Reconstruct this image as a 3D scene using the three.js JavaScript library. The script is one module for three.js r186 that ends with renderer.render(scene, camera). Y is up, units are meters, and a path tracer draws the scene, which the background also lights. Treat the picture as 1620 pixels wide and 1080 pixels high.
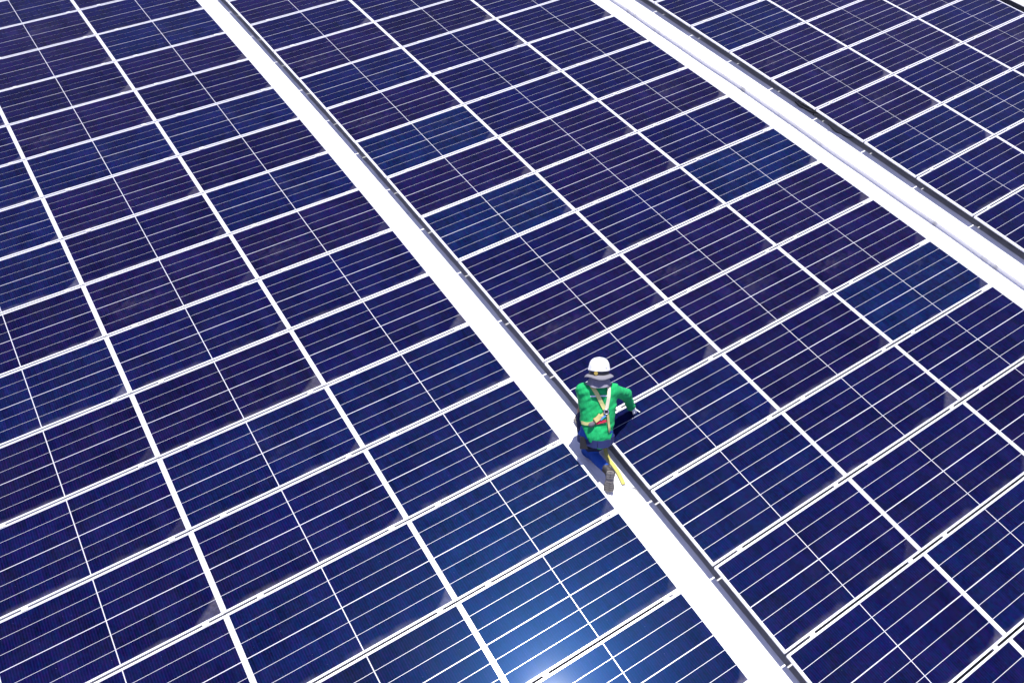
import * as THREE from 'three';
import { mergeGeometries } from 'three/addons/utils/BufferGeometryUtils.js';

// ------------------------------------------------------------------ camera, sky, sun, exposure
const scene = new THREE.Scene();
const renderer = new THREE.WebGLRenderer({ antialias: true });
renderer.setSize(1024, 682);
renderer.toneMapping = THREE.LinearToneMapping;
renderer.toneMappingExposure = 1.5;
renderer.shadowMap.enabled = true;

const V3 = (x, y, z) => new THREE.Vector3(x, y, z);
const CAM = V3(-3.983, 7.752, 13.297);
const RIGHT = V3(0.839, 0.021, 0.544).normalize(), FWD = V3(0.371, -0.753, -0.544).normalize();
RIGHT.addScaledVector(FWD, -RIGHT.dot(FWD)).normalize();
const UP = V3().crossVectors(RIGHT, FWD);
const camera = new THREE.PerspectiveCamera(43.7545, 1024 / 682, 0.1, 3000);
camera.position.copy(CAM);
camera.quaternion.setFromRotationMatrix(new THREE.Matrix4().makeBasis(RIGHT, UP, FWD.clone().negate()));
camera.updateMatrixWorld();
scene.add(camera);

const SUN = V3(0.222, 0.947, -0.231).normalize();
// a clear, slightly hazy noon sky: pale at the horizon, deeper blue overhead, the same all round
{
  const w = 64, h = 256, d = new Float32Array(w * h * 4), low = [0.60, 0.62, 0.84], high = [0.150, 0.190, 0.50], under = [0.3, 0.3, 0.31];
  for (let j = 0; j < h; j++) {
    const e = Math.sin(((j + 0.5) / h - 0.5) * Math.PI), t = Math.pow(Math.max(e, 0), 0.5);
    for (let i = 0; i < w; i++) for (let c = 0; c < 4; c++) d[(j * w + i) * 4 + c] = c === 3 ? 1 : e < 0 ? under[c] : low[c] + (high[c] - low[c]) * t;
  }
  const t = new THREE.DataTexture(d, w, h, THREE.RGBAFormat, THREE.FloatType); t.mapping = THREE.EquirectangularReflectionMapping;
  t.magFilter = t.minFilter = THREE.LinearFilter; t.needsUpdate = true; scene.background = t; scene.environment = t;
}
const sun = new THREE.DirectionalLight(new THREE.Color(1, 0.965, 0.91), 4.6);
sun.position.copy(SUN).multiplyScalar(40).add(V3(1, 0, 6)); sun.target.position.set(1, 0, 6);
sun.castShadow = true; sun.shadow.mapSize.set(4096, 4096); sun.shadow.radius = 1;
Object.assign(sun.shadow.camera, { left: -18, right: 18, top: 18, bottom: -18, near: 1, far: 90 });
scene.add(sun, sun.target);

// ------------------------------------------------------------------ helpers
let seed = 20240611;
const rnd = () => { seed = (seed + 0x6D2B79F5) | 0; let t = Math.imul(seed ^ (seed >>> 15), 1 | seed); t = (t + Math.imul(t ^ (t >>> 7), 61 | t)) ^ t; return ((t ^ (t >>> 14)) >>> 0) / 4294967296; };
const clamp = (x, a = 0, b = 1) => Math.min(b, Math.max(a, x));
const sstep = (a, b, x) => { const t = clamp((x - a) / (b - a)); return t * t * (3 - 2 * t); };
const hash2 = (x, y, s) => { let h = Math.imul(x, 374761393) ^ Math.imul(y, 668265263) ^ Math.imul(s, 974711); h = Math.imul(h ^ (h >>> 13), 1274126177); return ((h ^ (h >>> 16)) >>> 0) / 4294967296; };
const vnoise = (x, y, s) => { const i = Math.floor(x), j = Math.floor(y), f = x - i, g = y - j, u = f * f * (3 - 2 * f), v = g * g * (3 - 2 * g); const a = hash2(i, j, s), b = hash2(i + 1, j, s), c = hash2(i, j + 1, s), d = hash2(i + 1, j + 1, s); return a + (b - a) * u + (c - a) * v + (a - b - c + d) * u * v; };
const fbm = (x, y, s) => 0.5 * vnoise(x, y, s) + 0.3 * vnoise(x * 2.1, y * 2.1, s + 7) + 0.2 * vnoise(x * 4.3, y * 4.3, s + 13);
const used = {};
const numbered = n => { const k = used[n] = (used[n] ?? -1) + 1; return k ? n + '_' + String(k).padStart(3, '0') : n; };
function tag(o, label, category, group) { o.userData.label = label; o.userData.category = category; if (group) o.userData.group = group; return o; }
function mesh(name, geo, mat, parent) {
  const m = new THREE.Mesh(geo, mat); m.name = parent === scene ? numbered(name) : name;
  m.castShadow = m.receiveShadow = true; parent.add(m); return m;
}
function flatGeo(pos, uv) {
  const g = new THREE.BufferGeometry();
  g.setAttribute('position', new THREE.Float32BufferAttribute(pos, 3));
  g.setAttribute('uv', new THREE.Float32BufferAttribute(uv || new Array(pos.length / 3 * 2).fill(0), 2));
  g.computeVertexNormals(); return g;
}
// a box whose corners go through a warp (x,y,z)->[x,y,z]; uvf gives its texture coordinates
function warpBox(a, b, warp, uvf, bottom = true) {
  const pos = [], uv = [];
  const c = (i, j, k) => [i ? b[0] : a[0], j ? b[1] : a[1], k ? b[2] : a[2]];
  const quad = (p, q, r, s) => { for (const v of [p, q, r, p, r, s]) { pos.push(...warp(...v)); uv.push(...(uvf ? uvf(v[0], v[2]) : [v[0], v[2]])); } };
  quad(c(0, 1, 0), c(0, 1, 1), c(1, 1, 1), c(1, 1, 0));
  if (bottom) quad(c(0, 0, 0), c(1, 0, 0), c(1, 0, 1), c(0, 0, 1));
  quad(c(0, 0, 1), c(1, 0, 1), c(1, 1, 1), c(0, 1, 1));
  quad(c(1, 0, 0), c(0, 0, 0), c(0, 1, 0), c(1, 1, 0));
  quad(c(1, 0, 1), c(1, 0, 0), c(1, 1, 0), c(1, 1, 1));
  quad(c(0, 0, 0), c(0, 0, 1), c(0, 1, 1), c(0, 1, 0));
  return flatGeo(pos, uv);
}
function colorTexture(w, h, fn) {           // fn -> linear rgb
  const d = new Uint8Array(w * h * 4), enc = x => { x = clamp(x); return 255 * (x <= 0.0031308 ? 12.92 * x : 1.055 * Math.pow(x, 1 / 2.4) - 0.055); };
  for (let j = 0; j < h; j++) for (let i = 0; i < w; i++) { const c = fn(i, j), k = (j * w + i) * 4; d[k] = enc(c[0]); d[k + 1] = enc(c[1]); d[k + 2] = enc(c[2]); d[k + 3] = 255; }
  const t = new THREE.DataTexture(d, w, h, THREE.RGBAFormat); t.colorSpace = THREE.SRGBColorSpace;
  t.magFilter = THREE.LinearFilter; t.minFilter = THREE.LinearMipmapLinearFilter; t.generateMipmaps = true; t.anisotropy = 8;
  t.wrapS = t.wrapT = THREE.RepeatWrapping; t.needsUpdate = true; return t;
}
const lin = (r, g, b) => new THREE.Color().setRGB(r, g, b);
// pixel of the 1620 x 1080 photograph -> direction; at() meets a level
const FPX = 1344.83;
const ray = (px, py) => FWD.clone().addScaledVector(RIGHT, (px - 810) / FPX).addScaledVector(UP, -(py - 540) / FPX).normalize();
const at = (px, py, y) => { const d = ray(px, py); return CAM.clone().addScaledVector(d, (y - CAM.y) / d.y); };
const project = p => { const d = p.clone().sub(CAM), z = d.dot(FWD); return [810 + FPX * d.dot(RIGHT) / z, 540 - FPX * d.dot(UP) / z]; };

// ------------------------------------------------------------------ layout of the roof (x across the banks, z along the walkways, panel tops at y = 0)
const S = 1.02, PU = 1.883, BOW = -0.002;
const bow = v => BOW * (v - 5) * (v - 5);
const BANK = {
  outer: { uo: -0.4231, off: -0.0165, shear: 0.0214, uc: -1.88, cols: [-4, -3, -2, -1] },
  middle: { uo: 0, off: 0, shear: -0.004, uc: 2.82, cols: [0, 1, 2] },
  edge: { uo: 6.5755, off: -0.0573, shear: -0.0264, uc: 1.88, cols: [0, 1, 2] },
};
const DECK = -0.275, WALK = -0.168;

// ------------------------------------------------------------------ setting
const SETTING = { kind: 'structure' };
{
  const g = new THREE.PlaneGeometry(1600, 1600); g.rotateX(-Math.PI / 2);
  const t = colorTexture(256, 256, (i, j) => { const n = 0.2 + 0.12 * fbm(i / 12, j / 12, 3); return [n, n * 0.96, n * 0.88]; });
  t.repeat.set(120, 120);
  const o = mesh('ground', g, new THREE.MeshStandardMaterial({ map: t, roughness: 0.95 }), scene); o.position.y = -9; o.userData = { ...SETTING };
}
function ribbonAlong(profile, v0, v1, n, wob) {        // a folded metal sheet running along the walkways
  const pos = [], uv = [];
  const P = (i, k) => { const v = v0 + (v1 - v0) * k / n, [x, y] = profile[i]; return [x + S * bow(v) + (wob ? wob(i, v) : 0), y, S * v]; };
  for (let i = 0; i < profile.length - 1; i++) for (let k = 0; k < n; k++) {
    const a = P(i, k), b = P(i, k + 1), c = P(i + 1, k + 1), d = P(i + 1, k);
    for (const p of [a, b, c, a, c, d]) { pos.push(...p); uv.push(p[0], p[2]); }
  }
  return flatGeo(pos, uv);
}
const steelTex = colorTexture(512, 512, (i, j) => { const n = fbm(i / 40, j / 40, 11), m = fbm(i / 7, j / 7, 12), k = 0.34 + 0.08 * n + 0.05 * m; return [k, k, k * 1.04]; });
const deckMat = new THREE.MeshStandardMaterial({ map: steelTex, roughness: 0.55, metalness: 0.15, side: THREE.DoubleSide });
{
  const parts = [];
  const prof = [[-16, DECK], [12.75, DECK], [12.75, DECK - 0.02], [-16, DECK - 0.02]];
  parts.push(ribbonAlong(prof, -12, 24, 60));
  for (const b of Object.values(BANK)) for (const c of b.cols) for (const f of [0.18, 0.905]) {
    const x = S * (b.uo + (c + f) * PU);
    parts.push(ribbonAlong([[x - 0.025, DECK], [x - 0.02, -0.031], [x + 0.02, -0.031], [x + 0.025, DECK]], -12, 24, 60));
  }
  const o = mesh('roof_deck', mergeGeometries(parts), deckMat, scene); o.userData = { ...SETTING };
}
// white walkways: coated sheet with faint scuffs and shoe marks
const walkTex = colorTexture(1024, 1024, (i, j) => {
  const x = i / 1024 * 4, z = j / 1024 * 4;
  let k = 0.80 + 0.03 * (fbm(x * 9, z * 9, 21) - 0.5);
  const s = sstep(0.62, 0.8, fbm(x * 3 + 4, z * 2.2, 22)) * sstep(0.35, 0.75, fbm(x * 22, z * 14, 23));
  k *= 1 - 0.45 * s; const f = sstep(0.5, 0.9, vnoise(x * 60, z * 5, 24)); k *= 1 - 0.03 * f;
  return [k, k * 0.995, k * 0.985];
});
walkTex.repeat.set(0.25, 0.25);
const walkMat = new THREE.MeshPhysicalMaterial({ map: walkTex, roughness: 0.5, side: THREE.DoubleSide });
const rib = (x, y, h = 0.004) => [[x - 0.006, y], [x - 0.003, y + h], [x + 0.003, y + h], [x + 0.006, y]];
{
  const o = mesh('narrow_walkway', ribbonAlong([[-0.75, WALK], ...rib(-0.33, WALK), [-0.19, WALK], [-0.185, WALK - 0.006], ...rib(-0.09, WALK - 0.012), [0.022, WALK - 0.02], [0.024, WALK - 0.05], [0.03, DECK]], -12, 24, 140,
    (i, v) => (i >= 10 ? 0.004 * Math.sin(v * 3.1) + 0.003 * Math.sin(v * 7.7) : 0)), walkMat, scene);
  o.userData = { ...SETTING };
  const w = mesh('wide_walkway', ribbonAlong([[5.45, -0.245], ...rib(6.24, -0.245), [6.362, -0.245], [6.362, -0.182], [6.349, -0.182], [6.35, -0.174], [6.354, -0.173], ...rib(6.54, -0.173), [6.772, -0.173], [6.774, -0.2], [6.78, DECK]], -12, 24, 200,
    (i, v) => (i >= 5 && i <= 9 ? 0.009 * Math.sin(v * 1.55) + 0.004 * Math.sin(v * 4.3 + 1) : i >= 14 ? 0.003 * Math.sin(v * 3.7) : 0)), walkMat, scene);
  w.userData = { ...SETTING };
}
{ // eaves gutter and the pale terrace beyond the last bank
  const x = 12.5, EAVE = -0.25;
  const gm = new THREE.MeshStandardMaterial({ color: lin(0.06, 0.06, 0.065), roughness: 0.6, side: THREE.DoubleSide });
  const o = mesh('roof_gutter', ribbonAlong([[x - 0.3, EAVE + 0.04], [x + 0.34, EAVE + 0.04], [x + 0.35, EAVE - 0.06], [x + 0.43, EAVE - 0.08], [x + 0.44, EAVE], [x + 0.47, EAVE], [x + 0.48, EAVE - 0.08], [x + 0.57, EAVE - 0.08], [x + 0.58, EAVE + 0.05], [x + 0.6, EAVE + 0.05]], -12, 24, 60), gm, scene);
  o.userData = { ...SETTING };
  const tt = colorTexture(512, 512, (i, j) => { const n = 0.42 + 0.1 * fbm(i / 30, j / 30, 31) + 0.12 * (hash2(i, j, 5) > 0.985 ? 1 : 0); return [n, n, n * 1.02]; });
  tt.repeat.set(0.5, 0.5);
  const t = mesh('terrace', ribbonAlong([[x + 0.6, EAVE + 0.04], [x + 16, EAVE + 0.04]], -12, 24, 60), new THREE.MeshStandardMaterial({ map: tt, roughness: 0.9, side: THREE.DoubleSide }), scene);
  t.userData = { ...SETTING };
}

// ------------------------------------------------------------------ solar panels
const GAPU = 0.004, GAPV = 0.023, U = PU * S - GAPU, W = S - GAPV, FH = 0.03, LIP = 0.011;
const TONES = { // linear base colours of the silicon
  navy: [0.0022, 0.0034, 0.036], violet: [0.0046, 0.0036, 0.034], blue: [0.0018, 0.0078, 0.048], dark: [0.0027, 0.0027, 0.030], royal: [0.0020, 0.0050, 0.041],
};
const frameMat = new THREE.MeshPhysicalMaterial({ color: lin(0.78, 0.78, 0.79), roughness: 0.42, metalness: 0.25 });
const sheetMat = new THREE.MeshPhysicalMaterial({ color: lin(0.52, 0.52, 0.56), roughness: 0.5, clearcoat: 1, clearcoatRoughness: 0.2 });
const clampMat = new THREE.MeshPhysicalMaterial({ color: lin(0.7, 0.7, 0.7), roughness: 0.4, metalness: 0.35 });
const TW = 1024, TH = 512;
function cellTexture(tone, s) {
  const smx = 0.2 + 0.6 * hash2(s, 1, 9), smy = 0.2 + 0.6 * hash2(s, 2, 9), sma = hash2(s, 3, 9) > 0.45 ? 0.4 + hash2(s, 6, 9) : 0.1, corner = 0.12 + 0.11 * hash2(s, 4, 9), low = 0.10 + 0.08 * hash2(s, 5, 9);
  const specks = new Map();
  for (let k = 0; k < 110; k++) { const i = Math.floor(hash2(k, s, 41) * TW), j = Math.floor(hash2(k, s, 42) * TH), a = 0.05 + 0.6 * Math.pow(hash2(k, s, 43), 3); specks.set(j * TW + i, a); if (hash2(k, s, 44) > 0.55) specks.set(j * TW + i + 1, a * 0.8); if (hash2(k, s, 45) > 0.7) specks.set((j + 1) * TW + i, a * 0.8); }
  return colorTexture(TW, TH, (i, j) => {
    const x = (i + 0.5) / TW * U, z = (j + 0.5) / TH * W;
    // fingers and wafers
    const ph = x / 0.0243, st = 0.5 + 0.5 * Math.cos(ph * 2 * Math.PI), line = st * st, fin = hash2(Math.floor(ph + 0.5), Math.floor(z / 0.16), s * 5 + 2);
    const wafer = hash2(Math.floor(x / 0.0795), Math.floor(z / 0.16), s * 3 + 1) - 0.5;
    const streak = vnoise(x * 70, z * 4, s + 50) - 0.5, cloud = vnoise(x * 4, z * 4, s + 60) - 0.5, mott = vnoise(x * 55, z * 55, s + 61) - 0.5, chroma = vnoise(x * 75, z * 30, s + 62) - 0.5, grain = hash2(i, j, s + 70) - 0.5;
    const k = 0.84 + 0.24 * wafer + 0.35 * streak + 0.4 * cloud + 0.5 * mott + 0.5 * grain;
    let r = (tone[0] * k + 0.0042 * line * (0.4 + fin)) * (1 + 1.3 * chroma), g = (tone[1] * k + 0.0024 * line) * (1 - 0.8 * chroma), b = tone[2] * k + 0.013 * line * (0.4 + fin);
    // dust: a film of fine grains, rubbed marks, the wedge dried into the low corner, a rim along the low frame
    let d = 0.006 * vnoise(x * 7, z * 7, s + 82);
    const dx = x - smx * U, dz = z - smy * W, q = Math.exp(-(dx * dx * 9 + dz * dz * 26));
    if (q > 0.03) d += sma * 0.022 * q * sstep(0.4, 0.85, fbm(x * 6 - z * 2, z * 11 + x * 4, s + 83));
    const cx = (U - 0.02 - x), cz = (W - 0.02 - z);
    if (cx < 0.4 && cz < 0.4) {
      const edge = Math.pow(Math.max(cx, 0) / (corner * 1.3), 0.85) + Math.pow(Math.max(cz, 0) / corner, 0.85) + 0.12 * (fbm(x * 14, z * 14, s + 84) - 0.5);
      d += 0.10 * [1, 0.6, 0.3][s % 3] * sstep(1.1, 0.8, edge) * (0.6 + 0.6 * fbm(x * 30, z * 30, s + 85));
    }
    if (cz < 0.12) d += 0.09 * sstep(low * 0.45, 0, cz + 0.03 * vnoise(x * 9, 1, s + 86)) * sstep(0.25, 0.7, vnoise(x * 3, 2, s + 87));
    d *= 0.55 + 0.45 * hash2(i, j, s + 81) + 0.45 * vnoise(x * 60, z * 60, s + 80);
    const sp = specks.get(j * TW + i) || 0; d += sp;
    d = clamp(d, 0, 0.8);
    return [r * (1 - d) + d * 0.50, g * (1 - d) + d * 0.47, b * (1 - d) + d * 0.50];
  });
}
const cellMats = {};
{ let s = 1; for (const [n, t] of Object.entries(TONES)) { cellMats[n] = []; for (let k = 0; k < 3; k++) cellMats[n].push(new THREE.MeshPhysicalMaterial({ map: cellTexture(t, s++), roughness: 0.25, specularIntensity: 0.10, specularColor: lin(0.07, 0.34, 1), clearcoat: 0.0055, clearcoatRoughness: 0.12 })); } }

const geoCache = {};
function panelGeos(key, shear, slope) {
  if (geoCache[key]) return geoCache[key];
  const warp = (x, y, z) => [x - U / 2 + slope * (z - W / 2), y, z - W / 2 + shear * (x - U / 2)];
  const f = [];
  f.push(warpBox([0, 0, 0], [U, FH, LIP], warp), warpBox([0, 0, W - LIP], [U, FH, W], warp));
  f.push(warpBox([0, 0, LIP], [LIP, FH - 0.0004, W - LIP], warp), warpBox([U - LIP, 0, LIP], [U, FH - 0.0004, W - LIP], warp));
  const frame = mergeGeometries(f);
  const sheet = warpBox([LIP, FH - 0.010, LIP], [U - LIP, FH - 0.004, W - LIP], warp);
  const mu = 0.014 + LIP, mv = 0.010 + LIP, mid = 0.0092, thin = 0.0050, sw = (W - 2 * mv - mid - 4 * thin) / 6, hl = (U - 2 * mu - mid) / 2;
  const strips = [];
  let z = mv;
  for (let k = 0; k < 6; k++) {
    for (let h = 0; h < 2; h++) { const x = mu + h * (hl + mid); strips.push(warpBox([x, FH - 0.0045, z], [x + hl, FH - 0.0022, z + sw], warp, (a, c) => [a / U, c / W], false)); }
    z += sw + (k === 2 ? mid : thin);
  }
  const clamps = [0.18, 0.905].map(p => {
    const x = p * U, z0 = W - 0.013, z1 = W + GAPV + 0.013;
    return mergeGeometries([warpBox([x - 0.03, FH + 0.0005, z0], [x + 0.03, FH + 0.0045, z1], warp), warpBox([x - 0.03, 0.0, W + 0.003], [x + 0.03, FH + 0.0005, W + GAPV - 0.003], warp), warpBox([x - 0.007, FH + 0.0045, W + GAPV / 2 - 0.007], [x + 0.007, FH + 0.010, W + GAPV / 2 + 0.007], warp)]);
  });
  return geoCache[key] = { frame, sheet, strips, clamps };
}
const NUM = ['zero', 'one', 'two', 'three', 'four', 'five', 'six', 'seven', 'eight', 'nine', 'ten', 'eleven', 'twelve', 'thirteen', 'fourteen', 'fifteen'];
const WHERE = {
  outer: { '-1': 'solar panel flush against the narrow walkway', '-2': 'solar panel one column off the flush walkway edge', '-3': 'solar panel two columns off the flush walkway edge', '-4': 'solar panel three columns off the flush walkway edge' },
  middle: { 0: 'solar panel overhanging the narrow walkway', 1: 'solar panel midway between both walkways', 2: 'solar panel ending at the wide walkway' },
  edge: { 0: 'solar panel overhanging the wide walkway', 1: 'solar panel one column past the wide walkway', 2: 'solar panel along the outer roof gutter' },
};
const SHADE = { navy: 'navy', violet: 'purplish', blue: 'bright', dark: 'blackish', royal: 'blue' };
const rowWords = r => r === 9 ? 'level with the worker' : `${NUM[Math.abs(9 - r)]} ${Math.abs(9 - r) === 1 ? 'row' : 'rows'} ${r < 9 ? 'ahead of' : 'behind'} the worker`;
const GROUPS = { outer: 'solar panels of the bank ending at the narrow walkway', middle: 'solar panels of the bank between the two walkways', edge: 'solar panels of the bank along the roof gutter' };
const TONE_AT = {
  'middle,0,3': 'blue', 'middle,0,4': 'violet', 'middle,0,5': 'blue', 'middle,0,6': 'navy', 'middle,0,7': 'violet', 'middle,0,8': 'navy', 'middle,0,9': 'royal', 'middle,0,10': 'royal', 'middle,0,11': 'navy', 'middle,0,2': 'violet', 'middle,0,1': 'royal',
  'middle,1,3': 'navy', 'middle,1,4': 'violet', 'middle,1,5': 'violet', 'middle,1,6': 'navy', 'middle,1,7': 'violet', 'middle,1,8': 'violet', 'middle,1,9': 'dark', 'middle,1,10': 'navy', 'middle,1,2': 'navy',
  'middle,2,4': 'violet', 'middle,2,5': 'navy', 'middle,2,6': 'blue', 'middle,2,7': 'violet', 'middle,2,8': 'violet', 'middle,2,9': 'blue', 'middle,2,10': 'navy', 'middle,2,11': 'dark',
  'edge,0,3': 'royal', 'edge,0,4': 'violet', 'edge,0,5': 'violet', 'edge,0,6': 'violet', 'edge,0,7': 'royal', 'edge,0,8': 'navy', 'edge,1,4': 'violet', 'edge,1,5': 'violet', 'edge,1,6': 'navy', 'edge,1,7': 'royal',
  'outer,-1,6': 'navy', 'outer,-1,7': 'royal', 'outer,-1,8': 'royal', 'outer,-1,9': 'blue', 'outer,-1,10': 'royal', 'outer,-2,9': 'royal', 'outer,-2,7': 'royal', 'outer,-2,6': 'dark', 'outer,-2,5': 'navy', 'outer,-3,5': 'royal', 'outer,-3,6': 'dark', 'outer,-3,7': 'navy',  // outer bank beside the worker: sun glow painted in as bluer tones
};
let nPanels = 0;
for (const [bn, b] of Object.entries(BANK)) for (const c of b.cols) for (let r = -6; r < 17; r++) {
  const ul = (c + 0.5) * PU, vc = r + 0.5;
  const X = S * (b.uo + ul + bow(vc)), Z = S * (vc + b.off + b.shear * (ul - b.uc));
  let x0 = 1e9, x1 = -1e9, y0 = 1e9, y1 = -1e9;
  for (const [a, d] of [[-1, -1], [1, -1], [1, 1], [-1, 1]]) { const p = project(V3(X + a * U / 2, 0, Z + d * W / 2)); x0 = Math.min(x0, p[0]); x1 = Math.max(x1, p[0]); y0 = Math.min(y0, p[1]); y1 = Math.max(y1, p[1]); }
  const tr = rnd(), vr = Math.floor(rnd() * 3), dy = (rnd() - 0.5) * 0.002, ax = (rnd() - 0.5) * 0.006, az = (rnd() - 0.5) * 0.004;
  if (x1 < -200 || x0 > 1800 || y1 < -130 || y0 > 1250) continue;
  const slope = 2 * BOW * (vc - 5), G = panelGeos(bn + r, b.shear, slope);
  const g = new THREE.Group(); g.name = numbered('solar_panel'); g.position.set(X, -FH + dy, Z); g.rotation.set(ax, 0, az); scene.add(g);
  const tone = TONE_AT[[bn, c, r]] || (tr < 0.42 ? 'navy' : tr < 0.58 ? 'violet' : tr < 0.8 ? 'dark' : 'royal');
  tag(g, (bn === 'middle' && c === 0 && r === 9) ? 'blue solar panel on which the kneeling worker rests a gloved hand' : `${SHADE[tone]} ${WHERE[bn][c]}, ${rowWords(r)}`, 'solar panel', GROUPS[bn]);
  mesh('frame', G.frame, frameMat, g); mesh('backsheet', G.sheet, sheetMat, g);
  const cm = cellMats[tone][vr];
  for (const s of G.strips) mesh('cell_strip', s, cm, g);
  for (const k of G.clamps) mesh('clamp', k, clampMat, g);
  nPanels++;
}
console.log('panels', nPanels);
// ------------------------------------------------------------------ implicit surfaces for the worker
const sub = (a, b) => a.clone().sub(b), mix = (a, b, t) => a.clone().lerp(b, t);
function cone(a, b, ra, rb) { // tapered capsule
  const ax = a.x, ay = a.y, az = a.z, dx = b.x - ax, dy = b.y - ay, dz = b.z - az, L = dx * dx + dy * dy + dz * dz || 1e-9;
  return (x, y, z) => { const px = x - ax, py = y - ay, pz = z - az, t = clamp((px * dx + py * dy + pz * dz) / L), ex = px - dx * t, ey = py - dy * t, ez = pz - dz * t; return Math.sqrt(ex * ex + ey * ey + ez * ez) - (ra + (rb - ra) * t); };
}
function ellipsoid(c, X, Y, Z, a, b, d) { return (x, y, z) => { const px = x - c.x, py = y - c.y, pz = z - c.z, u = (px * X.x + py * X.y + pz * X.z) / a, v = (px * Y.x + py * Y.y + pz * Y.z) / b, w = (px * Z.x + py * Z.y + pz * Z.z) / d, k = Math.sqrt(u * u + v * v + w * w); return (k - 1) * Math.min(a, b, d); }; }
const smin = (a, b, k) => { const h = Math.max(k - Math.abs(a - b), 0) / k; return Math.min(a, b) - h * h * k * 0.25; };
const blend = (list, k) => (x, y, z) => { let d = list[0](x, y, z); for (let i = 1; i < list.length; i++) d = smin(d, list[i](x, y, z), k); return d; };
const halfspace = (p, n) => (x, y, z) => (x - p.x) * n.x + (y - p.y) * n.y + (z - p.z) * n.z;     // negative on the side the normal leaves
function surface(f, lo, hi, h) { // surface nets
  const nx = Math.ceil((hi.x - lo.x) / h) + 1, ny = Math.ceil((hi.y - lo.y) / h) + 1, nz = Math.ceil((hi.z - lo.z) / h) + 1;
  const F = new Float32Array(nx * ny * nz), id = (i, j, k) => (k * ny + j) * nx + i, vi = new Int32Array(nx * ny * nz).fill(-1), pos = [], idx = [];
  for (let k = 0; k < nz; k++) for (let j = 0; j < ny; j++) for (let i = 0; i < nx; i++) F[id(i, j, k)] = f(lo.x + i * h, lo.y + j * h, lo.z + k * h);
  const E = [[0, 0, 0, 1, 0, 0], [0, 1, 0, 1, 1, 0], [0, 0, 1, 1, 0, 1], [0, 1, 1, 1, 1, 1], [0, 0, 0, 0, 1, 0], [1, 0, 0, 1, 1, 0], [0, 0, 1, 0, 1, 1], [1, 0, 1, 1, 1, 1], [0, 0, 0, 0, 0, 1], [1, 0, 0, 1, 0, 1], [0, 1, 0, 0, 1, 1], [1, 1, 0, 1, 1, 1]];
  for (let k = 0; k < nz - 1; k++) for (let j = 0; j < ny - 1; j++) for (let i = 0; i < nx - 1; i++) {
    let n = 0, x = 0, y = 0, z = 0;
    for (const e of E) { const a = F[id(i + e[0], j + e[1], k + e[2])], b = F[id(i + e[3], j + e[4], k + e[5])]; if ((a < 0) !== (b < 0)) { const t = a / (a - b); x += e[0] + (e[3] - e[0]) * t; y += e[1] + (e[4] - e[1]) * t; z += e[2] + (e[5] - e[2]) * t; n++; } }
    if (n) { vi[id(i, j, k)] = pos.length / 3; pos.push(lo.x + (i + x / n) * h, lo.y + (j + y / n) * h, lo.z + (k + z / n) * h); }
  }
  const quad = (a, b, c, d, flip) => { if (a < 0 || b < 0 || c < 0 || d < 0) return; flip ? idx.push(a, c, b, a, d, c) : idx.push(a, b, c, a, c, d); };
  for (let k = 1; k < nz - 1; k++) for (let j = 1; j < ny - 1; j++) for (let i = 1; i < nx - 1; i++) {
    const a = F[id(i, j, k)] < 0;
    if (a !== F[id(i + 1, j, k)] < 0) quad(vi[id(i, j - 1, k - 1)], vi[id(i, j, k - 1)], vi[id(i, j, k)], vi[id(i, j - 1, k)], !a);
    if (a !== F[id(i, j + 1, k)] < 0) quad(vi[id(i - 1, j, k - 1)], vi[id(i - 1, j, k)], vi[id(i, j, k)], vi[id(i, j, k - 1)], !a);
    if (a !== F[id(i, j, k + 1)] < 0) quad(vi[id(i - 1, j - 1, k)], vi[id(i, j - 1, k)], vi[id(i, j, k)], vi[id(i - 1, j, k)], !a);
  }
  const g = new THREE.BufferGeometry(); g.setAttribute('position', new THREE.Float32BufferAttribute(pos, 3)); g.setIndex(idx);
  const nr = new Float32Array(pos.length), e = h * 0.5;
  for (let i = 0; i < pos.length; i += 3) { const [x, y, z] = [pos[i], pos[i + 1], pos[i + 2]], n = V3(f(x + e, y, z) - f(x - e, y, z), f(x, y + e, z) - f(x, y - e, z), f(x, y, z + e) - f(x, y, z - e)).normalize(); nr.set([n.x, n.y, n.z], i); }
  g.setAttribute('normal', new THREE.BufferAttribute(nr, 3));
  const uv = []; for (let i = 0; i < pos.length; i += 3) uv.push(pos[i] + pos[i + 2] * 0.5, pos[i + 1]);
  g.setAttribute('uv', new THREE.Float32BufferAttribute(uv, 2));
  return g;
}
const gradient = (f, p, e = 0.004) => V3(f(p.x + e, p.y, p.z) - f(p.x - e, p.y, p.z), f(p.x, p.y + e, p.z) - f(p.x, p.y - e, p.z), f(p.x, p.y, p.z + e) - f(p.x, p.y, p.z - e)).normalize();
function onSurface(f, px, py) { const d = ray(px, py), p = CAM.clone().addScaledVector(d, 7.5); for (let i = 0; i < 120; i++) { const s = f(p.x, p.y, p.z); if (s < 0.0008) break; p.addScaledVector(d, s * 0.7); } return { p, n: gradient(f, p) }; }
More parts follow.
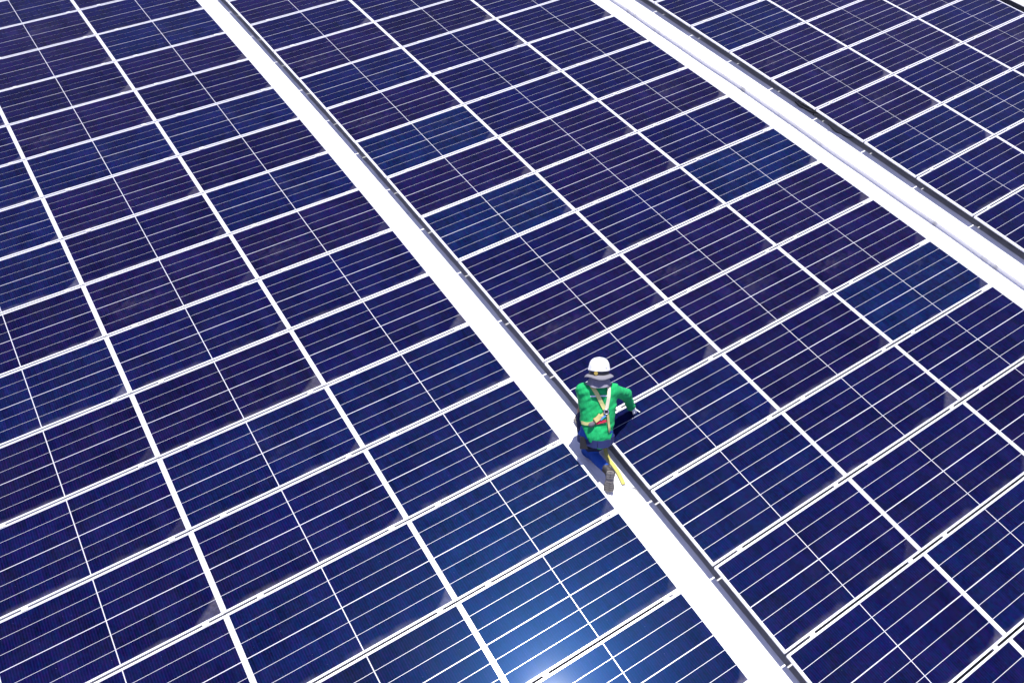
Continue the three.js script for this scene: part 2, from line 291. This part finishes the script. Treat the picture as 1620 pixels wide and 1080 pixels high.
// flat webbing through points that carry normals
function webbing(pts, width, thick, lift = 0.003, sub_ = 5) {
  const C = new THREE.CatmullRomCurve3(pts.map(q => q.p.clone().addScaledVector(q.n, lift)), false, 'centripetal'), N = (pts.length - 1) * sub_, pos = [];
  const rings = [];
  for (let i = 0; i <= N; i++) {
    const t = i / N, p = C.getPoint(t), T = C.getTangent(t), k = Math.min(pts.length - 2, Math.floor(t * (pts.length - 1))), n = mix(pts[k].n, pts[k + 1].n, t * (pts.length - 1) - k).normalize();
    const b = V3().crossVectors(T, n).normalize(), m = V3().crossVectors(b, T).normalize();
    rings.push([[-1, 0], [1, 0], [1, 1], [-1, 1]].map(([s, h]) => p.clone().addScaledVector(b, s * width / 2).addScaledVector(m, h * thick)));
  }
  const q = (a, b, c, d) => { for (const v of [a, b, c, a, c, d]) pos.push(v.x, v.y, v.z); };
  for (let i = 0; i < N; i++) for (let k = 0; k < 4; k++) q(rings[i][k], rings[i][(k + 1) % 4], rings[i + 1][(k + 1) % 4], rings[i + 1][k]);
  q(rings[0][3], rings[0][2], rings[0][1], rings[0][0]); q(rings[N][0], rings[N][1], rings[N][2], rings[N][3]);
  return flatGeo(pos);
}
const tube = (pts, r, n = 40, closed = false) => new THREE.TubeGeometry(new THREE.CatmullRomCurve3(pts, closed, 'centripetal'), n, r, 7, closed);
const fabric = (r, g, b, o = {}) => new THREE.MeshPhysicalMaterial({ color: lin(r, g, b), roughness: 0.9, sheen: 0.3, sheenRoughness: 0.6, side: THREE.DoubleSide, ...o });

// ------------------------------------------------------------------ worker kneeling on the narrow walkway
{
  const person = new THREE.Group(); person.name = 'person'; scene.add(person);
  tag(person, 'worker in green shirt, white helmet and harness kneeling on the narrow walkway', 'person');
  const r = V3(0.84, 0.02, 0.54).normalize();
  const pel = at(944, 688, 0.26), neck = at(947, 608, 0.64);
  const sp = sub(neck, pel).normalize(); r.addScaledVector(sp, -r.dot(sp)).normalize();
  const fr = V3().crossVectors(sp, r).normalize(); if (fr.y > 0) fr.negate();              // chest side, turned down and forward
  const L = (o, a, b, c) => o.clone().addScaledVector(r, a).addScaledVector(sp, b).addScaledVector(fr, c);
  const shC = L(neck, 0, -0.06, 0.0);
  const shR = L(shC, 0.165, 0, 0), shL = L(shC, -0.165, -0.005, 0.01);
  const handR = at(1000, 647, 0.045);
  const elR = mix(shR, handR, 0.52).add(V3(0.045, 0.05, -0.03));
  const wrR = mix(elR, handR, 0.82);
  const hipR = L(pel, 0.09, -0.01, 0.07), hipL = L(pel, -0.09, -0.01, 0.07);
  const ankR = at(958, 740, -0.01), knR = at(931, 712, WALK + 0.06);
  const knL = at(921, 650, 0.23), ankL = V3(-0.1, WALK + 0.09, knL.z + 0.02), toeL = V3(-0.09, WALK + 0.035, ankL.z - 0.2);
  const elL = L(shL, 0.04, -0.17, 0.22), handL = knL.clone().addScaledVector(r, 0.1).add(V3(0, 0.07, -0.05)), wrL = mix(elL, handL, 0.8);
  const headC = at(948, 588, 0.77);
  const hu = V3(0.36, 0.74, -0.57).normalize();                      // head axis
  const hf = V3(0.62, 0, -0.78); hf.addScaledVector(hu, -hf.dot(hu)).normalize(); const hr = V3().crossVectors(hf, hu).normalize();
  const HP = (a, b, c) => headC.clone().addScaledVector(hr, a).addScaledVector(hu, b).addScaledVector(hf, c);
  const box = (ps, m) => { const b = new THREE.Box3().setFromPoints(ps); return [b.min.subScalar(m), b.max.addScalar(m)]; };
  // torso volumes, e = offset of the cloth from the body
  const torso = e => [
    cone(L(pel, -0.055, 0.0, 0.01), L(shC, -0.085, -0.05, 0.01), 0.105 + e, 0.105 + e), cone(L(pel, 0.055, 0.0, 0.01), L(shC, 0.085, -0.05, 0.01), 0.105 + e, 0.105 + e),
    cone(L(shC, -0.14, -0.01, 0), L(shC, 0.14, -0.01, 0), 0.065 + e, 0.065 + e), cone(L(shC, 0, -0.01, 0), neck, 0.075 + e, 0.055 + e)];
  const arm = (a, b, c, e) => [cone(a, b, 0.056 + e, 0.043 + e), cone(b, c, 0.043 + e, 0.031 + e)];
  const head = [ellipsoid(HP(0, 0.01, -0.005), hr, hu, hf, 0.077, 0.112, 0.096), cone(HP(0, -0.03, 0.03), HP(0, -0.085, 0.055), 0.062, 0.038), cone(HP(0, 0.005, 0.092), HP(0, -0.03, 0.107), 0.009, 0.015), cone(HP(0.078, -0.005, -0.005), HP(0.08, -0.035, 0), 0.014, 0.011), cone(HP(-0.078, -0.005, -0.005), HP(-0.08, -0.035, 0), 0.014, 0.011)];
  const leg = (h, k, a, e) => [cone(h, k, 0.085 + e, 0.056 + e), cone(k, a, 0.054 + e, 0.036 + e)];
  const bodyF = blend([...torso(-0.014), ...head, cone(neck, HP(0, -0.06, -0.01), 0.055, 0.055), ...arm(shR, elR, wrR, -0.006), ...arm(shL, elL, wrL, -0.006), cone(wrR, handR, 0.026, 0.03), cone(wrL, handL, 0.026, 0.03), ...leg(hipR, knR, ankR, -0.006), ...leg(hipL, knL, ankL, -0.006)], 0.028);
  {
    const [lo, hi] = box([headC, neck, handR, handL, pel, knR, knL, ankR, ankL, toeL, shL, shR], 0.16);
    mesh('body', surface(bodyF, lo, hi, 0.013), new THREE.MeshPhysicalMaterial({ color: lin(0.28, 0.15, 0.09), roughness: 0.6 }), person);
    const ey = new THREE.MeshPhysicalMaterial({ color: lin(0.03, 0.02, 0.015), roughness: 0.2 });
    for (const s of [-1, 1]) { const g = new THREE.SphereGeometry(0.012, 12, 8); g.translate(...HP(0.032 * s, 0.005, 0.082).toArray()); mesh('eye', g, ey, person); }
    const sc = surface((x, y, z) => Math.max(blend(head, 0.03)(x, y, z) - 0.006, halfspace(HP(0, -0.015, 0), hu)(x, y, z)), HP(0, 0, 0).subScalar(0.16), HP(0, 0, 0).addScalar(0.16), 0.008);
    mesh('face_cloth', sc, fabric(0.012, 0.012, 0.016), person);
  }
  // shirt: creased cloth with a loose hem
  const crease = (x, y, z) => { const a = x * r.x + y * r.y + z * r.z, b = x * sp.x + y * sp.y + z * sp.z; return 0.012 * (vnoise(a * 5 + b * 3, b * 26 - a * 16, 91) - 0.5) + 0.008 * (vnoise(a * 30 - b * 12, b * 34 + z * 20, 92) - 0.5); };
  const hemP = L(pel, 0, -0.035, 0);
  const hemN = sp.clone().negate();
  const trunk = blend([...torso(0.014), cone(L(pel, 0.01, 0.02, -0.02), L(pel, 0.01, -0.07, -0.035), 0.115, 0.10)], 0.035);
  const sleeves = blend([...arm(shR, elR, mix(elR, wrR, 0.97), 0.019), ...arm(shL, elL, mix(elL, wrL, 0.97), 0.019)], 0.02);
  const shirtBase = (x, y, z) => smin(trunk(x, y, z), sleeves(x, y, z), 0.035);
  const hem = halfspace(hemP, hemN);
  const shirtF = (x, y, z) => { const a = (x - pel.x) * r.x + (y - pel.y) * r.y + (z - pel.z) * r.z; return Math.max(smin(Math.max(trunk(x, y, z), hem(x, y, z) - 0.10 + 7 * (a - 0.02) * (a - 0.02)), sleeves(x, y, z), 0.035) + crease(x, y, z), (x - neck.x) * sp.x + (y - neck.y) * sp.y + (z - neck.z) * sp.z - 0.03); };
  {
    const [lo, hi] = box([neck, handR, handL, pel, shL, shR, elL], 0.17);
    const tex = colorTexture(256, 256, (i, j) => { const n = 0.7 + 0.5 * fbm(i / 9, j / 9, 95) + 0.2 * ((i + j) % 3 ? 0 : 1) * hash2(i, j, 3); return [0.001 * n, 0.37 * n, 0.10 * n]; });
    tex.repeat.set(3, 3);
    mesh('shirt', surface(shirtF, lo, hi, 0.0095), fabric(1, 1, 1, { map: tex, sheen: 0.1 }), person);
  }
  // trousers
  const trF0 = blend([...leg(hipR, knR, mix(knR, ankR, 0.96), 0.016), ...leg(hipL, knL, mix(knL, ankL, 0.96), 0.016), cone(L(pel, -0.055, -0.01, 0.03), L(pel, 0.055, -0.01, 0.03), 0.108, 0.108), cone(L(pel, -0.058, 0.06, 0.01), L(pel, 0.058, 0.06, 0.01), 0.112, 0.112)], 0.035);
  const trF = (x, y, z) => Math.max(trF0(x, y, z) + 0.008 * (vnoise(x * 26, z * 26 + y * 30, 93) - 0.5), (x - pel.x) * sp.x + (y - pel.y) * sp.y + (z - pel.z) * sp.z - 0.09);
  {
    const [lo, hi] = box([pel, knR, knL, ankR, ankL, hipL, hipR], 0.16);
    mesh('trousers', surface(trF, lo, hi, 0.0105), fabric(0.005, 0.06, 0.33), person);
    for (const [h, k] of [[hipR, knR], [hipL, knL]]) { // added dark shells, painting deep shade onto the thighs
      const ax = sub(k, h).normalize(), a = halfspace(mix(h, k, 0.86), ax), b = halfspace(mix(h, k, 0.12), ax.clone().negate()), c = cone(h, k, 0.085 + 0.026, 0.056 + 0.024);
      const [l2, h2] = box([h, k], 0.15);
      mesh('thigh_shade_shell', surface((x, y, z) => Math.max(c(x, y, z) + 0.01 * (vnoise(x * 30, y * 30 + z * 20, 96) - 0.5), a(x, y, z), b(x, y, z)), l2, h2, 0.0105), fabric(0.006, 0.010, 0.045), person);
    }
  }
  // boots with lugged soles
  const rubber = new THREE.MeshPhysicalMaterial({ color: lin(0.2, 0.185, 0.165), roughness: 0.8 }), leather = new THREE.MeshPhysicalMaterial({ color: lin(0.035, 0.03, 0.028), roughness: 0.6 });
  function boot(heel, toe, soleN, ankle) {
    const d = sub(toe, heel), len = d.length(); d.normalize(); soleN.addScaledVector(d, -soleN.dot(d)).normalize(); const w = V3().crossVectors(soleN, d);
    const Q = (a, b, c) => heel.clone().addScaledVector(d, a).addScaledVector(w, b).addScaledVector(soleN, c);
    const f = blend([cone(Q(0.035, 0, -0.04), Q(len - 0.06, 0, -0.035), 0.036, 0.042), cone(Q(len * 0.55, 0, -0.045), Q(0.05, 0, -0.09), 0.036, 0.045), cone(Q(0.05, 0, -0.08), ankle, 0.046, 0.05)], 0.03);
    const [lo, hi] = box([heel, toe, ankle], 0.12);
    const b = mesh('boot', surface((x, y, z) => Math.max(f(x, y, z), halfspace(Q(0, 0, -0.008), soleN)(x, y, z)), lo, hi, 0.009), leather, person);
    const out = new THREE.Shape(); out.moveTo(0, -0.03); out.bezierCurveTo(-0.012, -0.02, -0.012, 0.02, 0, 0.03); out.bezierCurveTo(0.03, 0.04, 0.09, 0.03, 0.13, 0.036); out.bezierCurveTo(0.19, 0.05, len - 0.01, 0.05, len, 0.005); out.bezierCurveTo(len, -0.045, 0.19, -0.052, 0.13, -0.038); out.bezierCurveTo(0.09, -0.032, 0.03, -0.04, 0, -0.03);
    const gs = [new THREE.ExtrudeGeometry(out, { depth: 0.014, bevelEnabled: true, bevelSize: 0.003, bevelThickness: 0.003, bevelSegments: 1, curveSegments: 6 })];
    const M = new THREE.Matrix4().makeBasis(d, w.clone().multiplyScalar(1.2), soleN).setPosition(heel.clone().addScaledVector(soleN, -0.016));
    gs[0].applyMatrix4(M);
    for (let i = 0; i < 9; i++) for (let s = -1; s <= 1; s += 2) { if (i === 3) continue; const lg = new THREE.BoxGeometry(0.018, 0.03 + (i > 4 ? 0.008 : 0), 0.011).toNonIndexed(); lg.rotateZ(s * 0.35); lg.translate(0.016 + i * (len - 0.035) / 8, s * (0.018 + (i > 4 ? 0.005 : 0)), 0.022); lg.applyMatrix4(M); gs.push(lg); }
    mesh('sole', mergeGeometries(gs.map(g => { g.deleteAttribute('uv'); g.computeVertexNormals(); return g; })), rubber, b);
  }
  const toeR = at(963, 778, WALK + 0.03), heelR = at(966, 747, 0.055);
  boot(heelR, toeR, ray(962, 760).negate(), ankR);
  boot(V3(ankL.x, WALK + 0.022, ankL.z + 0.06), V3(toeL.x, WALK + 0.022, toeL.z), V3(0, -1, 0), ankL);
  // gloved hands
  function glove(wr, hand, dir, palmN, grip) {
    const d = dir.clone().normalize(); palmN = palmN.clone().addScaledVector(d, -palmN.dot(d)).normalize(); const s = V3().crossVectors(d, palmN).normalize();
    const Q = (a, b, c) => wr.clone().addScaledVector(d, a).addScaledVector(s, b).addScaledVector(palmN, c);
    const parts = [];
    const palm = blend([cone(Q(-0.04, 0, 0), Q(0.01, 0, 0), 0.034, 0.029), cone(Q(0.02, -0.024, 0), Q(0.08, -0.028, 0), 0.02, 0.016), cone(Q(0.02, 0.02, 0), Q(0.08, 0.026, 0), 0.02, 0.016), cone(Q(0.03, 0, 0), Q(0.08, 0, 0), 0.02, 0.016)], 0.02);
    const fingers = [[-0.034, 0.065], [-0.012, 0.078], [0.011, 0.072], [0.032, 0.056]].map(([b, l]) => { const k1 = Q(0.08 + l * 0.42 * grip[0], b, l * 0.3 * grip[1]), k2 = Q(0.08 + l * 0.55 * grip[0], b * 1.02, l * 0.72 * grip[1]), k3 = Q(0.08 + l * 0.42 * grip[0], b * 0.95, l * 1.0 * grip[1]); return blend([cone(Q(0.07, b, 0), k1, 0.0115, 0.0105), cone(k1, k2, 0.0105, 0.0095), cone(k2, k3, 0.0095, 0.008)], 0.006); });
    const thumb = blend([cone(Q(0.02, -0.032, 0.006), Q(0.05, -0.058, 0.022), 0.015, 0.012), cone(Q(0.05, -0.058, 0.022), Q(0.078, -0.05, 0.04), 0.012, 0.0095)], 0.008);
    const f = (x, y, z) => { let v = smin(palm(x, y, z), thumb(x, y, z), 0.012); for (const g of fingers) v = smin(v, g(x, y, z), 0.005); return v; };
    const [lo, hi] = box([Q(-0.04, 0, 0), Q(0.15, 0, 0), Q(0.08, 0, 0.08)], 0.075);
    mesh('glove', surface(f, lo, hi, 0.0042), fabric(0.62, 0.62, 0.64), person);
    return Q;
  }
  const QR = glove(wrR, handR, sub(handR, elR).add(V3(0.05, 0.12, 0)), V3(0, -1, 0), [0.9, 0.75]);
  glove(wrL, handL, sub(handL, elL), V3(0, -1, 0), [0.9, 0.6]);
  // helmet, its cloth sun brim and neck curtain
  const shell = new THREE.MeshPhysicalMaterial({ color: lin(0.84, 0.84, 0.84), roughness: 0.28, clearcoat: 0.5 });
  const Hm = new THREE.Matrix4().makeBasis(hr, hu, hf.clone().negate()).setPosition(HP(0, 0.03, 0));
  {
    const pr = [[0.128, -0.006], [0.13, 0.0], [0.126, 0.006], [0.121, 0.03], [0.113, 0.062], [0.095, 0.094], [0.068, 0.114], [0.035, 0.124], [0, 0.127]].map(p => new THREE.Vector2(p[0], p[1]));
    const dome = new THREE.LatheGeometry(pr, 40); dome.scale(0.93, 1, 1.12);
    const gs = [dome];
    for (const x of [-0.028, 0, 0.028]) gs.push(new THREE.TubeGeometry(new THREE.CatmullRomCurve3([-60, -30, 0, 30, 60].map(a => { const t = a * Math.PI / 180; return V3(x * 1.0, 0.119 * Math.cos(t) + 0.004 - Math.abs(x) * 0.25, 0.133 * Math.sin(t)); })), 20, 0.007, 6));
    const visor = new THREE.CylinderGeometry(0.1, 0.1, 0.006, 30, 1, false, Math.PI * 0.72, Math.PI * 0.56); visor.scale(1, 1, 1.75); gs.push(visor);
    const g = mergeGeometries(gs.map(q => q.index ? q.toNonIndexed() : q)); g.applyMatrix4(Hm);
    const hm = mesh('helmet', g, shell, person);
    const rg = new THREE.CylinderGeometry(0.02, 0.022, 0.02, 20); rg.rotateX(Math.PI / 2); rg.translate(-0.03, -0.026, 0.13); rg.applyMatrix4(Hm);
    mesh('ratchet_knob', rg, new THREE.MeshPhysicalMaterial({ color: lin(0.45, 0.33, 0.06), roughness: 0.5 }), hm);
    const bd = new THREE.TorusGeometry(0.106, 0.011, 8, 40); bd.rotateX(Math.PI / 2); bd.scale(0.93, 2.2, 1.12); bd.translate(0, -0.024, 0); bd.applyMatrix4(Hm);
    mesh('headband', bd, new THREE.MeshPhysicalMaterial({ color: lin(0.03, 0.03, 0.035), roughness: 0.6 }), hm);
    for (const [a, b, w] of [[0.062, 0.03, 0.006], [0.072, 0.03, 0.004], [0.08, 0.03, 0.006]]) { const m = new THREE.BoxGeometry(w, 0.016, 0.004); m.rotateX(-0.32); m.rotateY(0.55); m.translate(a, b, 0.118 - (a - 0.06) * 0.8); m.applyMatrix4(Hm); mesh('print', m, new THREE.MeshPhysicalMaterial({ color: lin(0.4, 0.42, 0.46), roughness: 0.5 }), hm); }
    // soft brim: a drooping, wavy ring
    const ringGeo = (prof, wave, n = 64, a0 = 0, a1 = Math.PI * 2) => { const pos = []; const P = (i, k) => { const t = a0 + (a1 - a0) * k / n, [R, y] = prof[i], w = wave(i, t); return [R * Math.cos(t) * 0.95 + w[0] * Math.cos(t), y + w[1], R * Math.sin(t) * 1.08 + w[0] * Math.sin(t)]; }; for (let i = 0; i < prof.length - 1; i++) for (let k = 0; k < n; k++) { const a = P(i, k), b = P(i, k + 1), c = P(i + 1, k + 1), d = P(i + 1, k); for (const q of [a, b, c, a, c, d]) pos.push(...q); } const gg = flatGeo(pos); gg.applyMatrix4(Hm); return gg; };
    const cloth = fabric(0.2, 0.195, 0.215);
    mesh('sun_brim', ringGeo([[0.105, -0.048], [0.12, -0.05], [0.138, -0.057], [0.154, -0.068], [0.16, -0.08], [0.156, -0.086], [0.138, -0.07], [0.105, -0.058]], (i, t) => { const k = i / 5; return [0.006 * Math.sin(5 * t), 0.012 * Math.min(1, k) * Math.sin(3 * t + 0.8)]; }), cloth, person);
    const cur = ringGeo([[0.098, -0.05], [0.1, -0.08], [0.108, -0.115], [0.122, -0.15], [0.138, -0.172], [0.132, -0.174], [0.104, -0.12], [0.092, -0.05]], (i, t) => [0.009 * Math.sin(6 * t + 0.5 * i), 0.008 * Math.sin(2.3 * t + 1)], 56, 0.05, Math.PI - 0.05);
    mesh('neck_curtain', cur, fabric(0.2, 0.19, 0.24), person);
  }
  // fall-arrest harness
  const yel = fabric(0.60, 0.58, 0.22, { sheen: 0 }), pale = fabric(0.66, 0.62, 0.45, { sheen: 0 }), red = fabric(0.55, 0.02, 0.06, { sheen: 0 }), navy = fabric(0.012, 0.022, 0.10), greyM = fabric(0.12, 0.11, 0.13), metal = new THREE.MeshPhysicalMaterial({ color: lin(0.62, 0.62, 0.62), metalness: 0.9, roughness: 0.3 });
  const back = (...pp) => pp.map(([x, y]) => onSurface(shirtBase, x, y));
  const over = s => [0.0, 0.05, 0.1].map((t, i) => ({ p: L(shC, s * (0.085 + 0.01 * i), 0.07 - 0.05 * i, 0.06 + t), n: L(V3(), 0, 0.7 - 0.5 * i, 0.5 + 0.3 * i).normalize() }));
  mesh('harness_strap', webbing([...over(-1).reverse(), ...back([936, 611], [945, 624], [952, 637], [958, 649])], 0.042, 0.004, 0.006), yel, person);
  mesh('harness_strap', webbing([...over(1).reverse(), ...back([963, 612], [963, 626], [961, 638], [959, 649])], 0.036, 0.004, 0.008), pale, person);
  mesh('reflective_stripe', webbing(back([934, 626.5], [942, 626.5], [951, 626], [963, 626]), 0.013, 0.002, 0.004), fabric(0.7, 0.7, 0.85), person);
  const dr = onSurface(shirtBase, 959, 651);
  { const g = new THREE.TorusGeometry(0.024, 0.006, 8, 24); g.applyQuaternion(new THREE.Quaternion().setFromUnitVectors(V3(0, 0, 1), dr.n)); g.translate(...dr.p.clone().addScaledVector(dr.n, 0.018).toArray()); mesh('d_ring', g, metal, person);
    const b = new THREE.BoxGeometry(0.06, 0.05, 0.014); b.applyQuaternion(new THREE.Quaternion().setFromUnitVectors(V3(0, 0, 1), dr.n)); b.translate(...dr.p.clone().addScaledVector(dr.n, 0.009).toArray()); mesh('back_plate', b, fabric(0.02, 0.02, 0.025), person); }
  mesh('harness_strap', webbing(back([957, 653], [950, 659], [944, 664], [936, 669], [928, 670], [921, 668], [914, 665]), 0.032, 0.004, 0.008), yel, person);
  mesh('energy_absorber', webbing(back([951, 656], [946, 661], [940, 665]), 0.05, 0.02, 0.012), fabric(0.58, 0.5, 0.2), person);
  mesh('red_label', webbing(back([942, 669], [950, 667.5], [959, 665]), 0.028, 0.006, 0.012), red, person);
  mesh('red_label', webbing(back([938, 663], [944, 658.5]), 0.012, 0.006, 0.02), red, person);
  mesh('blue_loop', webbing(back([951, 664], [954, 660], [958, 657]), 0.016, 0.005, 0.02), fabric(0.1, 0.3, 0.8), person);
  { const q = onSurface(shirtBase, 936, 671), g = new THREE.SphereGeometry(0.034, 14, 10); g.scale(1.2, 0.85, 0.8); g.translate(...q.p.clone().addScaledVector(q.n, 0.015).toArray()); mesh('pouch', g, greyM, person); }
  { const q = onSurface(shirtBase, 917, 664), g = new THREE.TorusGeometry(0.03, 0.005, 8, 26); g.scale(1.25, 0.8, 1); g.applyQuaternion(camera.quaternion); g.translate(...q.p.clone().addScaledVector(RIGHT, -0.05).toArray()); mesh('carabiner', g, metal, person); }
  // waist belt with its pad
  { const pts = []; for (let k = 0; k <= 20; k++) { const t = k / 20 * Math.PI * 2, c0 = L(pel, 0, -0.05 - 0.03 * Math.cos(t), 0.02), dd = r.clone().multiplyScalar(Math.sin(t)).addScaledVector(fr, -Math.cos(t)); let s = 0.05; for (let i = 0; i < 60; i++) { const p = c0.clone().addScaledVector(dd, s); const v = Math.min(trF0(p.x, p.y, p.z), shirtF(p.x, p.y, p.z)); if (v > 0.001) break; s += 0.005; } const p = c0.clone().addScaledVector(dd, s); pts.push({ p, n: dd }); }
    mesh('waist_belt', webbing(pts, 0.08, 0.010, 0.0, 3), navy, person);
    const q = onSurface(trF0, 926, 700), g = new THREE.BoxGeometry(0.11, 0.13, 0.07); g.applyQuaternion(camera.quaternion); g.translate(...q.p.toArray()); mesh('tool_pouch', g, fabric(0.008, 0.008, 0.012), person); }
  // lanyard from the ring down past the hip
  const s2 = back([961, 655], [962, 668], [963, 680]);
  const lan = [...s2, { p: at(965, 690, 0.1), n: ray(965, 690).negate() }, { p: at(968, 693, 0.02), n: V3(0, 1, 0) }];
  mesh('lanyard', webbing(lan, 0.026, 0.006, 0.012), fabric(0.42, 0.37, 0.17), person);

  // loose things by the worker
  const strap = new THREE.Group(); strap.name = 'webbing_strap'; scene.add(strap);
  tag(strap, 'yellow webbing strap lying on the walkway beside the boot of the worker', 'strap');
  const W_ = (x, y, h = 0) => ({ p: at(x, y, WALK + h), n: V3(0, 1, 0) });
  mesh('band', webbing([W_(957, 706, 0.05), W_(960, 720, 0.03), W_(965, 729, 0.012), W_(972, 738, 0.006), W_(978, 747, 0.004), W_(983, 757, 0.004), W_(987, 766, 0.004)], 0.042, 0.004), fabric(0.5, 0.45, 0.12), strap);
  const cord = mesh('safety_cord', tube([[984, 774], [992, 778], [1000, 784], [1006, 787], [1011, 785], [1011, 779], [1006, 773], [1001, 771], [995, 771.5]].map(([x, y]) => at(x, y, WALK - 0.008)), 0.0045, 60), new THREE.MeshPhysicalMaterial({ color: lin(0.3, 0.3, 0.31), roughness: 0.7 }), scene);
  tag(cord, 'thin pale cord looped on the walkway past the yellow strap', 'cord');
  const ra = at(1002.5, 645, 0.02), rb = at(1012.5, 652, 0.009), rod = mesh('marker_rod', tube([ra, mix(ra, rb, 0.5), rb], 0.007, 8), new THREE.MeshPhysicalMaterial({ color: lin(0.8, 0.8, 0.8), roughness: 0.4 }), scene);
  tag(rod, 'short white marker rod under the gloved hand on the panel', 'marker');
  console.log('pose', [pel, neck, shR, handR, knL, knR, ankR, headC].map(p => p.toArray().map(x => x.toFixed(2)).join(',')).join(' | '));
}
// loose cables in the recess along the wide walkway
{
  const blk = new THREE.MeshPhysicalMaterial({ color: lin(0.012, 0.012, 0.014), roughness: 0.5 });
  const c1 = new THREE.Group(); c1.name = 'cable_bundle'; scene.add(c1);
  tag(c1, 'tangled black cable bundle hanging in the recess beside the wide walkway', 'cable');
  const Pc = (x, y, h) => at(x, y, h);
  mesh('cable', tube([Pc(1258, 161, -0.12), Pc(1265, 168, -0.16), Pc(1275, 173, -0.17), Pc(1286, 178, -0.16), Pc(1294, 179, -0.1)], 0.011, 40), blk, c1);
  mesh('cable', tube([Pc(1262, 160, -0.1), Pc(1272, 167, -0.13), Pc(1284, 172, -0.12), Pc(1292, 175, -0.08)], 0.012, 40), blk, c1);
  mesh('cable', tube([Pc(1280, 170, -0.12), Pc(1288, 174, -0.13), Pc(1287, 182, -0.2), Pc(1286, 185, -0.23)], 0.009, 30), blk, c1);
  mesh('connector', tube([Pc(1284, 173, -0.1), Pc(1292, 177, -0.1)], 0.022, 6), blk, c1);
  const c2 = mesh('sagging_cable', tube([Pc(1310, 196, -0.07), Pc(1321, 207, -0.15), Pc(1332, 213, -0.18), Pc(1343, 217, -0.16), Pc(1352, 217, -0.07)], 0.009, 40), blk, scene);
  tag(c2, 'single black cable sagging below the panel edge beside the wide walkway', 'cable');
}
renderer.render(scene, camera);
